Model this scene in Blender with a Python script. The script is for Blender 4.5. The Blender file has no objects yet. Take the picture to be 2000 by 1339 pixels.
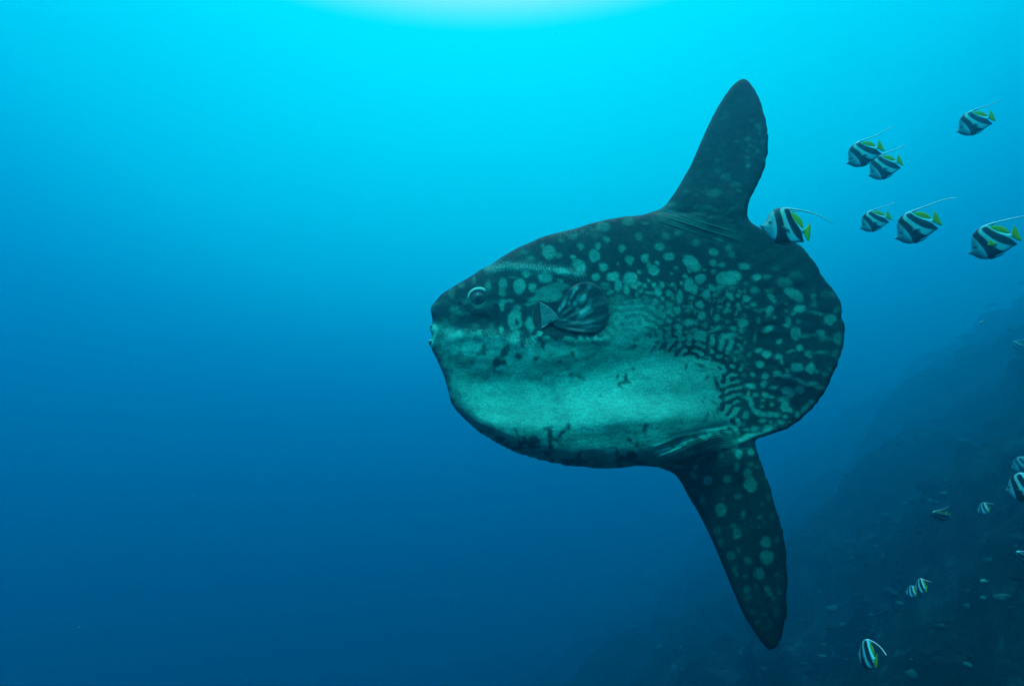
import bpy, bmesh, math, random
import numpy as np
from mathutils import Vector, Matrix

random.seed(7)
RNG = np.random.default_rng(11)
SC = bpy.context.scene
COL = SC.collection
R = math.radians

# ------------------------------------------------------------------ camera
F = 1303.0                       # focal length in photograph pixels (2000 wide)
PITCH = 12.0
cam_data = bpy.data.cameras.new('camera')
cam_data.sensor_width = 36.0
cam_data.lens = F / 2000.0 * 36.0
cam_data.clip_start = 0.05
cam_data.clip_end = 2000.0
cam = bpy.data.objects.new('camera', cam_data)
COL.objects.link(cam)
cam.location = (0, 0, 0)
cam.rotation_euler = (R(90 + PITCH), 0, 0)
SC.camera = cam

# ------------------------------------------------------------------ light: daylight seen through sea water
SUN_EL, SUN_AZ = 55.0, -158.0       # azimuth from straight ahead, towards the right
w = bpy.data.worlds.new('World')
SC.world = w
w.use_nodes = True
nt = w.node_tree
nt.nodes.clear()
def N(tree, t, **kw):
    n = tree.nodes.new(t)
    for k, v in kw.items():
        setattr(n, k, v)
    return n
def M(tree, op, a, b=None, c=None, clamp=False):
    n = tree.nodes.new('ShaderNodeMath')
    n.operation = op
    n.use_clamp = clamp
    for i, v in enumerate((a, b, c)):
        if v is None:
            continue
        if isinstance(v, (int, float)):
            n.inputs[i].default_value = v
        else:
            tree.links.new(v, n.inputs[i])
    return n.outputs[0]
def srgb(r, g, b):
    f = lambda c: (c / 255 / 12.92) if c / 255 <= 0.04045 else ((c / 255 + 0.055) / 1.055) ** 2.4
    return (f(r), f(g), f(b), 1.0)
out = N(nt, 'ShaderNodeOutputWorld')
bg = N(nt, 'ShaderNodeBackground')
tc = N(nt, 'ShaderNodeTexCoord')
sep = N(nt, 'ShaderNodeSeparateXYZ')
nt.links.new(tc.outputs['Generated'], sep.inputs[0])
# water radiance: brightens smoothly with elevation and towards the sun's side, darkens downwards
lobe = N(nt, 'ShaderNodeVectorMath', operation='DOT_PRODUCT')
nt.links.new(tc.outputs['Generated'], lobe.inputs[0])
lobe.inputs[1].default_value = Vector((-0.05, 0.91, 0.40)).normalized()
lobe_p = M(nt, 'POWER', M(nt, 'MAXIMUM', lobe.outputs['Value'], 0.0), 5.0)
hor = M(nt, 'MULTIPLY_ADD', lobe_p, 0.43, M(nt, 'MULTIPLY', sep.outputs['Y'], 0.14))
t_el = M(nt, 'ADD', sep.outputs['Z'], hor)
tt = M(nt, 'MULTIPLY_ADD', t_el, 0.5, 0.42, clamp=True)
ramp = N(nt, 'ShaderNodeValToRGB')
ramp.color_ramp.interpolation = 'LINEAR'
nt.links.new(tt, ramp.inputs[0])
WORLD_STOPS = [(0.00, (0, .004, .015)), (0.35, (0, .012, .05)), (0.50, (0, .10, .30)), (0.60, (0, .22, .50)),
               (0.70, (0.0, .60, .95)), (0.80, (0.0, 1.1, 1.3)), (1.00, (0.0, 1.5, 1.5))]
er = ramp.color_ramp.elements
while len(er) > 1:
    er.remove(er[-1])
for i, (p_, c_) in enumerate(WORLD_STOPS):
    e = er[0] if i == 0 else er.new(p_)
    e.position = p_
    e.color = (*c_, 1)
# Snell's window: the bright disc of surface overhead, its rim leaning towards the sun
SNELL = Vector((-0.03, 0.16, 0.985)).normalized()
dot = N(nt, 'ShaderNodeVectorMath', operation='DOT_PRODUCT')
nt.links.new(tc.outputs['Generated'], dot.inputs[0])
dot.inputs[1].default_value = SNELL
mr = N(nt, 'ShaderNodeMapRange')
mr.interpolation_type = 'SMOOTHSTEP'
nt.links.new(dot.outputs['Value'], mr.inputs[0])
mr.inputs[1].default_value = 0.72
mr.inputs[2].default_value = 0.80
mixg = N(nt, 'ShaderNodeMix', data_type='RGBA', blend_type='ADD')
nt.links.new(mr.outputs[0], mixg.inputs[0])
nt.links.new(ramp.outputs[0], mixg.inputs[6])
mixg.inputs[7].default_value = (1.7, 0.4, 0.2, 1)
nt.links.new(mixg.outputs[2], bg.inputs[0])
bg.inputs[1].default_value = 1.0
nt.links.new(bg.outputs[0], out.inputs[0])

sun_data = bpy.data.lights.new('sun', 'SUN')
sun_data.energy = 5.0
sun_data.color = (0.03, 1.0, 0.86)       # red already absorbed by the water above
sun_data.angle = R(6.0)                  # softened by the rippled surface
sun = bpy.data.objects.new('sun', sun_data)
COL.objects.link(sun)
sd = Vector((math.sin(R(SUN_AZ)) * math.cos(R(SUN_EL)), math.cos(R(SUN_AZ)) * math.cos(R(SUN_EL)), math.sin(R(SUN_EL))))
sun.rotation_euler = sd.to_track_quat('Z', 'Y').to_euler()
sun.location = sd * 12

SC.view_settings.view_transform = 'Standard'
SC.view_settings.look = 'None'
SC.view_settings.exposure = 0.0
SC.view_settings.gamma = 1.0
SC.view_settings.use_curve_mapping = False
SC.render.engine = 'CYCLES'
SC.cycles.use_denoising = True
SC.cycles.volume_bounces = 3
SC.cycles.max_bounces = 6
SC.cycles.diffuse_bounces = 3
SC.cycles.glossy_bounces = 2
SC.cycles.transparent_max_bounces = 8

# ------------------------------------------------------------------ water haze
HAZE_D = 0.056
HX, HTOP, HBOT = 150.0, 11.6, -41.0
def make_haze():
    me = bpy.data.meshes.new('haze')
    v = [(x, y, z) for x in (-HX, HX) for y in (-HX, HX) for z in (HBOT, HTOP)]
    f = [(0, 1, 3, 2), (4, 6, 7, 5), (0, 4, 5, 1), (2, 3, 7, 6), (0, 2, 6, 4), (1, 5, 7, 3)]
    me.from_pydata(v, [], f)
    m = bpy.data.materials.new('haze')
    m.use_nodes = True
    m.node_tree.nodes.clear()
    o = N(m.node_tree, 'ShaderNodeOutputMaterial')
    pv = N(m.node_tree, 'ShaderNodeVolumePrincipled')
    pv.inputs['Color'].default_value = (0.0, 0.53, 0.81, 1)
    pv.inputs['Density'].default_value = HAZE_D
    pv.inputs['Anisotropy'].default_value = 0.77
    m.node_tree.links.new(pv.outputs[0], o.inputs['Volume'])
    me.materials.append(m)
    ob = bpy.data.objects.new('haze', me)
    COL.objects.link(ob)
    ob['kind'] = 'stuff'
    ob['label'] = 'blue sea water filling the whole scene'
    ob['category'] = 'water'
    return ob
make_haze()

# ------------------------------------------------------------------ helpers
CP, SP = math.cos(R(PITCH)), math.sin(R(PITCH))
def rays(u, v):
    """directions of sight lines through photograph points (used to survey where things are)"""
    a = (np.asarray(u, float) - 1000.0) / F
    b = (669.5 - np.asarray(v, float)) / F
    return a, CP - SP * b, SP + CP * b        # x, y, z
def at_y(u, v, y):
    dx, dy, dz = rays(u, v)
    return dx / dy * y, y + 0 * dx, dz / dy * y
def vnoise(x, y, seed=0):
    """smooth value noise in 0..1"""
    r = np.random.default_rng(seed).random((256, 256))
    xi, yi = np.floor(x).astype(int), np.floor(y).astype(int)
    fx, fy = x - xi, y - yi
    fx, fy = fx * fx * (3 - 2 * fx), fy * fy * (3 - 2 * fy)
    g = lambda a, b: r[(a & 255), (b & 255)]
    return (g(xi, yi) * (1 - fx) + g(xi + 1, yi) * fx) * (1 - fy) + (g(xi, yi + 1) * (1 - fx) + g(xi + 1, yi + 1) * fx) * fy
def fbm(x, y, seed=0, octv=4):
    s, a, t = 0, 1.0, 0
    for k in range(octv):
        s = s + a * vnoise(x * 2 ** k + 17 * k, y * 2 ** k + 31 * k, seed + k)
        t += a
        a *= 0.5
    return s / t
def sstep(e0, e1, x):
    t = np.clip((x - e0) / (e1 - e0), 0, 1)
    return t * t * (3 - 2 * t)
def catmull(pts, n=4, closed=True, skip=()):
    P = np.asarray(pts, float)
    m = len(P)
    o = []
    for i in range(m if closed else m - 1):
        if closed:
            p0, p1, p2, p3 = P[(i - 1) % m], P[i], P[(i + 1) % m], P[(i + 2) % m]
        else:
            p0, p1, p2, p3 = P[max(i - 1, 0)], P[i], P[i + 1], P[min(i + 2, m - 1)]
        for k in range(n):
            t = k / n
            o.append(0.5 * ((2 * p1) + (-p0 + p2) * t + (2 * p0 - 5 * p1 + 4 * p2 - p3) * t * t + (-p0 + 3 * p1 - 3 * p2 + p3) * t ** 3))
    if not closed:
        o.append(P[-1])
    return np.array(o)
def inside(poly, x, y):
    c = np.zeros(x.shape, bool)
    n = len(poly)
    for i in range(n):
        x1, y1 = poly[i]
        x2, y2 = poly[(i + 1) % n]
        if y1 == y2:
            continue
        m = (y1 > y) != (y2 > y)
        c ^= m & (x < (x2 - x1) * (y - y1) / (y2 - y1) + x1)
    return c
def nearest(poly, x, y, closed=True):
    """distance to and closest point on a polyline, for flat arrays"""
    P = np.asarray(poly, float)
    Q = np.roll(P, -1, 0) if closed else P[1:]
    if not closed:
        P = P[:-1]
    bd = np.full(x.shape, 1e18)
    bx, by = np.zeros(x.shape), np.zeros(x.shape)
    for (x1, y1), (x2, y2) in zip(P, Q):
        dx, dy = x2 - x1, y2 - y1
        L = dx * dx + dy * dy
        if L == 0:
            continue
        t = np.clip(((x - x1) * dx + (y - y1) * dy) / L, 0, 1)
        cx, cy = x1 + t * dx, y1 + t * dy
        d = (x - cx) ** 2 + (y - cy) ** 2
        m = d < bd
        bd[m] = d[m]
        bx[m] = cx[m]
        by[m] = cy[m]
    return np.sqrt(bd), bx, by
def line_d(pts, x, y):
    return nearest(pts, x, y, closed=False)[0]
def sheet(poly, sp):
    """grid cells covering an outline, rim cells snapped on to it: xy, quads, rim flags, distance to rim"""
    x0, y0 = poly.min(0) - sp * 1.5
    x1, y1 = poly.max(0) + sp * 1.5
    gx, gy = np.meshgrid(np.arange(x0, x1, sp), np.arange(y0, y1, sp))
    ins = inside(poly, gx, gy)
    q = ins[:-1, :-1] | ins[1:, :-1] | ins[:-1, 1:] | ins[1:, 1:]
    used = np.zeros(ins.shape, bool)
    used[:-1, :-1] |= q; used[1:, :-1] |= q; used[:-1, 1:] |= q; used[1:, 1:] |= q
    idx = -np.ones(ins.shape, int)
    idx[used] = np.arange(used.sum())
    X, Y = gx[used].copy(), gy[used].copy()
    rim = ~ins[used]
    dist, cx, cy = nearest(poly, X, Y)
    snap = rim | (dist < sp * 0.22)
    X[snap], Y[snap] = cx[snap], cy[snap]
    dist[snap] = 0
    rim = snap
    r, c = np.nonzero(q)
    quads = np.stack([idx[r, c], idx[r + 1, c], idx[r + 1, c + 1], idx[r, c + 1]], 1)
    keep = ~(rim[quads].all(1))
    # keep corner cells whose middle is inside
    mid = np.stack([X[quads].mean(1), Y[quads].mean(1)], 1)
    keep |= inside(poly, mid[:, 0], mid[:, 1])
    return X, Y, quads[keep], rim, dist
def mesh_np(name, V, Q, mat, parent=None, attrs=None, smooth=True):
    me = bpy.data.meshes.new(name)
    V = np.asarray(V, np.float32)
    Q = np.asarray(Q, np.int32)
    k = Q.shape[1]
    me.vertices.add(len(V))
    me.vertices.foreach_set('co', V.ravel())
    me.loops.add(Q.size)
    me.loops.foreach_set('vertex_index', Q.ravel())
    me.polygons.add(len(Q))
    me.polygons.foreach_set('loop_start', np.arange(0, Q.size, k, dtype=np.int32))
    me.polygons.foreach_set('loop_total', np.full(len(Q), k, np.int32))
    if smooth:
        me.polygons.foreach_set('use_smooth', np.ones(len(Q), bool))
    me.update(calc_edges=True)
    me.validate()
    for an, av in (attrs or {}).items():
        a = me.attributes.new(an, 'FLOAT', 'POINT')
        a.data.foreach_set('value', np.asarray(av, np.float32))
    if mat:
        me.materials.append(mat)
    ob = bpy.data.objects.new(name, me)
    COL.objects.link(ob)
    if parent:
        ob.parent = parent
    return ob
def two_sided(X, Y, quads, rim, near, far):
    """near/far: (n,3) vertices of both sides; rim vertices shared"""
    n = len(X)
    remap = np.arange(n)
    free = ~rim
    remap[free] = n + np.arange(free.sum())
    V = np.vstack([near, far[free]])
    Q = np.vstack([quads, remap[quads][:, ::-1]])
    return V, Q, free
def thing(name, label, cat, loc, group=None, rot=(0, 0, 0)):
    o = bpy.data.objects.new(name, None)
    COL.objects.link(o)
    o.empty_display_size = 0.1
    o.location = loc
    o.rotation_euler = rot
    o['label'] = label
    o['category'] = cat
    if group:
        o['group'] = group
    return o
def new_mat(name, rough=0.6, spec=0.4):
    m = bpy.data.materials.new(name)
    m.use_nodes = True
    t = m.node_tree
    b = t.nodes['Principled BSDF']
    b.inputs['Roughness'].default_value = rough
    b.inputs['Specular IOR Level'].default_value = spec
    return m, t, b
def attr(t, name):
    n = t.nodes.new('ShaderNodeAttribute')
    n.attribute_name = name
    return n.outputs['Fac']
def noise(t, scale, detail=3, rough=0.55, vec=None, stretch=None):
    c = t.nodes.new('ShaderNodeTexCoord')
    v = vec or c.outputs['Object']
    if stretch:
        mp = t.nodes.new('ShaderNodeMapping')
        t.links.new(v, mp.inputs[0])
        mp.inputs['Scale'].default_value = stretch
        v = mp.outputs[0]
    n = t.nodes.new('ShaderNodeTexNoise')
    t.links.new(v, n.inputs['Vector'])
    n.inputs['Scale'].default_value = scale
    n.inputs['Detail'].default_value = detail
    n.inputs['Roughness'].default_value = rough
    return n.outputs['Fac']
def mixc(t, fac, a, b, blend='MIX'):
    n = t.nodes.new('ShaderNodeMix')
    n.data_type = 'RGBA'
    n.blend_type = blend
    for i, v in ((0, fac), (6, a), (7, b)):
        if isinstance(v, (int, float)):
            n.inputs[i].default_value = v
        elif isinstance(v, tuple):
            n.inputs[i].default_value = v if len(v) == 4 else (*v, 1)
        else:
            t.links.new(v, n.inputs[i])
    return n.outputs[2]
def bump(t, b, h, strength, dist):
    n = t.nodes.new('ShaderNodeBump')
    n.inputs['Strength'].default_value = strength
    n.inputs['Distance'].default_value = dist
    t.links.new(h, n.inputs['Height'])
    t.links.new(n.outputs[0], b.inputs['Normal'])
def tube(pts, rad, sides=6):
    P = [Vector(p) for p in pts]
    V, Q = [], []
    for i, p in enumerate(P):
        d = (P[min(i + 1, len(P) - 1)] - P[max(i - 1, 0)]).normalized()
        a = d.cross(Vector((0, 1, 0.01))).normalized()
        c = d.cross(a).normalized()
        for k in range(sides):
            th = 2 * math.pi * k / sides
            V.append(p + (a * math.cos(th) + c * math.sin(th)) * rad[i])
    for i in range(len(P) - 1):
        for k in range(sides):
            k2 = (k + 1) % sides
            Q.append((i * sides + k, i * sides + k2, (i + 1) * sides + k2, (i + 1) * sides + k))
    return np.array(V), np.array(Q)
def ball(cx, cy, cz, rx, ry, rz, nu=24, nv=14):
    V, Q = [], []
    for j in range(nv + 1):
        ph = math.pi * j / nv
        for i in range(nu):
            th = 2 * math.pi * i / nu
            V.append((cx + rx * math.sin(ph) * math.cos(th), cy + ry * math.cos(ph), cz + rz * math.sin(ph) * math.sin(th)))
    for j in range(nv):
        for i in range(nu):
            Q.append((j * nu + i, j * nu + (i + 1) % nu, (j + 1) * nu + (i + 1) % nu, (j + 1) * nu + i))
    return np.array(V), np.array(Q)

# ------------------------------------------------------------------ reef slope
STRIKE = R(17.0)
LAT0, DIPT, ZTOP, ZBOT = 5.0, 0.80, 9.0, -39.0
e_s = np.array([math.sin(STRIKE), math.cos(STRIKE), 0.0])     # along the reef
e_l = np.array([math.cos(STRIKE), -math.sin(STRIKE), 0.0])    # away from the open water
def graded(a, b, c, d, fine, grow):
    """fine spacing on b..c, growing spacing out to a and d"""
    mid = list(np.arange(b, c, fine))
    lo, x, s = [], b, fine
    while x > a:
        s *= grow; x -= s; lo.append(x)
    hi, x, s = [], mid[-1], fine
    while x < d:
        s *= grow; x += s; hi.append(x)
    return np.array(lo[::-1] + mid + hi)
DIPL = math.hypot(1, 1 / DIPT)
def reef_noise(s, q):
    big = (fbm(s / 7.0 + 40, q / 6.0 + 40, 3, 3) - 0.5) * 2.4
    led = (sstep(0.40, 0.60, fbm(s / 4.2 + 10 + q * 0.12, q / 1.5 + 80, 9, 3)) - 0.5) * 0.75
    lump = np.abs(fbm(s / 0.9 + 5, q / 0.75 + 9, 21, 3) - 0.5)
    lump2 = fbm(s / 0.28 + 5, q / 0.24 + 9, 33, 3)
    return big + led + (0.5 - lump) * 0.6 + lump2 * 0.22
def reef_pt(s, z, extra=0.0):
    nrm = reef_noise(s, z * DIPL) + extra
    lat = LAT0 + z / DIPT
    n_l, n_z = -DIPT / math.hypot(1, DIPT), 1 / math.hypot(1, DIPT)   # outward normal (to the water, upwards)
    lat = lat + nrm * n_l
    zz = z + nrm * n_z
    return s[..., None] * e_s + lat[..., None] * e_l + zz[..., None] * np.array([0, 0, 1.0])
m_reef, t, b = new_mat('reef_rock', 0.95, 0.02)
n1 = noise(t, 0.9, 6, 0.6)
n2 = noise(t, 5.0, 5, 0.65)
n3 = noise(t, 22.0, 3, 0.6)
def rampn(t, f, stops, interp='LINEAR'):
    r = t.nodes.new('ShaderNodeValToRGB')
    t.links.new(f, r.inputs[0])
    r.color_ramp.interpolation = interp
    el = r.color_ramp.elements
    while len(el) > 1:
        el.remove(el[-1])
    for i, (p_, c_) in enumerate(stops):
        e = el[0] if i == 0 else el.new(p_)
        e.position = p_
        e.color = (*c_, 1)
    return r.outputs[0]
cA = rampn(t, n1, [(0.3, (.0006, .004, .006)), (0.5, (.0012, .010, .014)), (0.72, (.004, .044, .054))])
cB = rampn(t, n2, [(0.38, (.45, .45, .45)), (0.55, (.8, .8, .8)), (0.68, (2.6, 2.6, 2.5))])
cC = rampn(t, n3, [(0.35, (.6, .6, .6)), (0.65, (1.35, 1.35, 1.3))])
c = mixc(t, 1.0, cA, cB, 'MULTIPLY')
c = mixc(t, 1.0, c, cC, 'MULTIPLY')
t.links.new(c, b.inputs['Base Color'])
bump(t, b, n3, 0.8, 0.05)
gs = graded(-14, 1.0, 22.0, 130.0, 0.085, 1.035)
gz = graded(ZBOT, -7.0, 2.5, ZTOP, 0.06, 1.035)
gz[-1] = ZTOP
S_, Z_ = np.meshgrid(gs, gz)
P_ = reef_pt(S_, Z_)
# crest: the slope rounds over on to a flat reef top
ns, nz = len(gs), len(gz)
back = P_[-1] + e_l * 30.0
back[:, 2] = P_[-1][:, 2] * 0.2 + (ZTOP - 1.2) * 0.8
rowsV = np.vstack([P_.reshape(-1, 3), back])
ii, jj = np.meshgrid(np.arange(nz), np.arange(ns - 1), indexing='ij')
a0 = (ii * ns + jj).ravel()
Qr = np.stack([a0, a0 + 1, a0 + ns + 1, a0 + ns], 1)
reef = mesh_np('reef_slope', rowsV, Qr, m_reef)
reef['kind'] = 'structure'
# coral growth: many small lumps and knobs on the slope
def ico():
    bm = bmesh.new()
    bmesh.ops.create_icosphere(bm, subdivisions=1, radius=1)
    v = np.array([x.co[:] for x in bm.verts])
    f = np.array([[y.index for y in x.verts] for x in bm.faces])
    bm.free()
    return v, f
iv, ifc = ico()
def cluster(n, slo, shi, zlo, zhi, rlo, rhi, sd):
    g = np.random.default_rng(sd)
    s = slo + (shi - slo) * g.random(n) ** 1.3
    z = zlo + (zhi - zlo) * g.random(n)
    keep = fbm(s / 1.6, z / 1.3, 55, 2) > 0.50
    s, z = s[keep], z[keep]
    c = reef_pt(s, z)
    r = rlo + (rhi - rlo) * g.random(len(s)) ** 2.2
    sc = (0.55 + 0.8 * g.random((len(s), 1, 3))) * np.array([1.2, 1.2, 0.55])
    jit = 1 + 0.35 * (g.random((len(s), len(iv), 1)) - 0.5)
    V = c[:, None, :] + iv[None] * sc * jit * r[:, None, None]
    Fc = ifc[None] + (np.arange(len(s)) * len(iv))[:, None, None]
    tone = np.repeat(g.random(len(s)), len(iv))
    return V.reshape(-1, 3), Fc.reshape(-1, 3), tone
m_cor, t, b = new_mat('coral', 0.9, 0.03)
ton = attr(t, 'tone')
cc = rampn(t, ton, [(0.0, (.0008, .005, .008)), (0.6, (.0015, .013, .018)), (0.85, (.005, .045, .055)), (1.0, (.012, .10, .11))])
cn = rampn(t, noise(t, 30, 4, .6), [(0.3, (.55, .55, .55)), (0.7, (1.35, 1.35, 1.35))])
t.links.new(mixc(t, 1.0, cc, cn, 'MULTIPLY'), b.inputs['Base Color'])
bump(t, b, noise(t, 45, 3), 0.7, 0.03)
V1, F1, T1 = cluster(16000, 2, 22, -8.5, 4.0, 0.015, 0.085, 5)
V2, F2, T2 = cluster(3500, 14, 70, -16, 10.0, 0.06, 0.25, 6)
cg = mesh_np('coral_growth', np.vstack([V1, V2]), np.vstack([F1, F2 + len(V1)]), m_cor, attrs={'tone': np.concatenate([T1, T2])})
cg['kind'] = 'stuff'
cg['label'] = 'lumpy coral growth covering the dim reef slope'
cg['category'] = 'coral'
# deep sea floor that the slope runs down to
bv, bf = [], []
nx = 60
gx_, gy_ = np.meshgrid(np.linspace(-148, 148, nx), np.linspace(-148, 148, nx))
gz_ = -38.6 + 1.6 * fbm(gx_ / 18 + 60, gy_ / 18 + 60, 71, 4)
gz_ = np.minimum(gz_, -36.5)
ii, jj = np.meshgrid(np.arange(nx - 1), np.arange(nx - 1), indexing='ij')
a0 = (ii * nx + jj).ravel()
sb = mesh_np('sea_floor', np.stack([gx_, gy_, gz_], -1).reshape(-1, 3), np.stack([a0, a0 + 1, a0 + nx + 1, a0 + nx], 1), m_reef)
sb['kind'] = 'structure'

# ------------------------------------------------------------------ the ocean sunfish
# outline and markings surveyed in photograph units, then placed at the fish's real distance and size
MD = 2.85                        # metres ahead of the diver
PX = MD / F / CP * 0.99          # metres per photograph unit at that distance (about 2.2 mm)
def zc(pts, x0, y0, s):
    return [(x0 + p[0] / s, y0 + p[1] / s, *p[2:]) for p in pts]
OUT = [(843.5, 652), (841.6, 648.5), (840.4, 644.5), (841.2, 640.5), (843.6, 636.5), (844.6, 631), (844.4, 622.6), (842.4, 614), (841, 606.8), (843, 597), (851.5, 587), (862, 575), (876.7, 565), (897.7, 552), (920.8, 538.6), (937.6, 527),
       (956.5, 517.6), (973, 506.5), (988, 496.6), (1009, 485), (1030, 475.6), (1059, 463), (1093, 453.5), (1124.5, 446), (1156, 435.7), (1193.8, 427.3), (1219, 423), (1247.8, 420.8), (1270, 415),
       (1293.9, 405.2), (1313, 383.7), (1332, 352.7), (1351, 319), (1365.6, 285.8), (1377.5, 257), (1394, 223.6), (1409.8, 196), (1423, 177), (1437, 161.5), (1449, 154.8), (1458.8, 156.7),
       (1470.7, 169.9), (1481.5, 190), (1489.8, 211.7), (1495.8, 235.6), (1499.4, 259.5), (1499.9, 283.4), (1498, 307), (1493.4, 331), (1483.9, 350), (1473, 374), (1464.7, 388.5), (1461, 405), (1460, 419.6),
       (1463.5, 430), (1473, 438.7), (1487.4, 446.5), (1509, 456), (1538, 466), (1562.6, 479), (1581, 500.4), (1591, 511), (1599.6, 523.5), (1605, 537), (1613, 549), (1621, 558.5), (1629, 567.5), (1635, 577), (1640, 588), (1643, 599), (1644.8, 611.5), (1646, 624), (1648.7, 637),
       (1648.5, 657), (1648, 666), (1644.8, 684), (1641, 696), (1636.7, 707), (1634, 718), (1628.6, 728), (1622, 743), (1613.5, 755.7), (1608, 768), (1599.6, 781), (1591, 793), (1581, 804), (1560, 820.6), (1537, 836.8), (1509, 845.5), (1493, 851.8),
       (1479, 857), (1475.5, 864), (1478, 876), (1486.8, 902.5), (1494, 925), (1503.3, 948.5), (1509, 970), (1516.4, 994.5), (1522, 1014), (1528, 1034), (1532, 1057), (1534.5, 1080), (1536.5, 1108), (1537.8, 1135.9), (1536, 1165), (1535.5, 1195), (1532, 1216),
       (1528, 1234.5), (1519.7, 1258), (1507, 1267), (1495, 1262.4), (1473.7, 1234.5), (1450.7, 1195), (1431, 1149), (1411, 1099.7), (1391.5, 1053.7), (1368.5, 1007.7), (1345.5, 968), (1332, 942), (1319, 926),
       (1293, 914.6), (1260, 907.4), (1218, 912.7), (1167, 912.7), (1109, 907.4), (1051.5, 894.6), (1012, 882), (970.5, 862), (935.7, 841.4), (912.6, 822.9), (891.8, 802), (880, 783.5), (875.6, 765),
       (869.8, 741.9), (861.7, 721), (852.4, 700), (844, 684), (840.8, 674), (841.2, 666), (843.5, 659)]
outl = catmull(OUT, 4)
_c = outl.mean(0)
_nick = 2.2 * (vnoise(outl[:, 0] / 7, outl[:, 1] / 7, 301) - 0.5) * 2 * sstep(1455, 1490, outl[:, 0]) + 1.0 * (vnoise(outl[:, 0] / 13, outl[:, 1] / 13, 302) - 0.5)
outl = outl + np.stack([_nick * 0.9, _nick * 0.25], 1)
BODY = [p for p in OUT if not (1280 < p[0] < 1475 and p[1] < 442) and not (p[1] > 862 and p[0] > 1262) and not (p[1] < 415 and p[0] > 1280)]
i0 = next(i for i, p in enumerate(BODY) if p[0] >= 1480)
BODY = BODY[:i0] + [(1330, 414), (1400, 422), (1450, 432)] + BODY[i0:]
i1 = next(i for i, p in enumerate(BODY) if p == (1260, 907.4))
BODY = BODY[:i1] + [(1440, 872), (1390, 890), (1330, 904)] + BODY[i1:]
body_pl = np.array(BODY)

# smooth inflated cross-section of the trunk (membrane equation on a coarse grid)
cs = 6.0
cgx = np.arange(820, 1672, cs)
cgy = np.arange(396, 930, cs)
GX, GY = np.meshgrid(cgx, cgy)
trunk = inside(body_pl, GX, GY) & (GX < 1600)
T = np.zeros(GX.shape)
for _ in range(1600):
    T[1:-1, 1:-1] = 0.25 * (T[:-2, 1:-1] + T[2:, 1:-1] + T[1:-1, :-2] + T[1:-1, 2:]) + 1.0
    T[~trunk] = 0
T = np.sqrt(T / T.max()) ** 0.42
def bil(A, x, y):
    fx = np.clip((x - cgx[0]) / cs, 0, len(cgx) - 1.001)
    fy = np.clip((y - cgy[0]) / cs, 0, len(cgy) - 1.001)
    i, j = fx.astype(int), fy.astype(int)
    a, b_ = fx - i, fy - j
    v = (A[j, i] * (1 - a) + A[j, i + 1] * a) * (1 - b_) + (A[j + 1, i] * (1 - a) + A[j + 1, i + 1] * a) * b_
    out_ = (x < cgx[0]) | (x > cgx[-1]) | (y < cgy[0]) | (y > cgy[-1])
    return np.where(out_, 0, v)
def gaus(d, w_):
    return np.exp(-(d / w_) ** 2)
GROOVE = [(905, 742), (985, 752), (1060, 748), (1140, 733), (1220, 714), (1300, 704), (1370, 704)]
BULGE = [(900, 806), (965, 813), (1050, 816), (1150, 812), (1250, 803), (1330, 797), (1400, 797)]
BROW = [(955, 524), (990, 520), (1040, 524), (1085, 530), (1135, 537)]
CHEEK = [(880, 660), (930, 652), (975, 656), (1010, 668)]
SHOULDER = [(1060, 655), (1120, 664), (1180, 662)]
FORE = [(1275, 900), (1310, 888), (1350, 870), (1400, 852), (1450, 848)]
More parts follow.
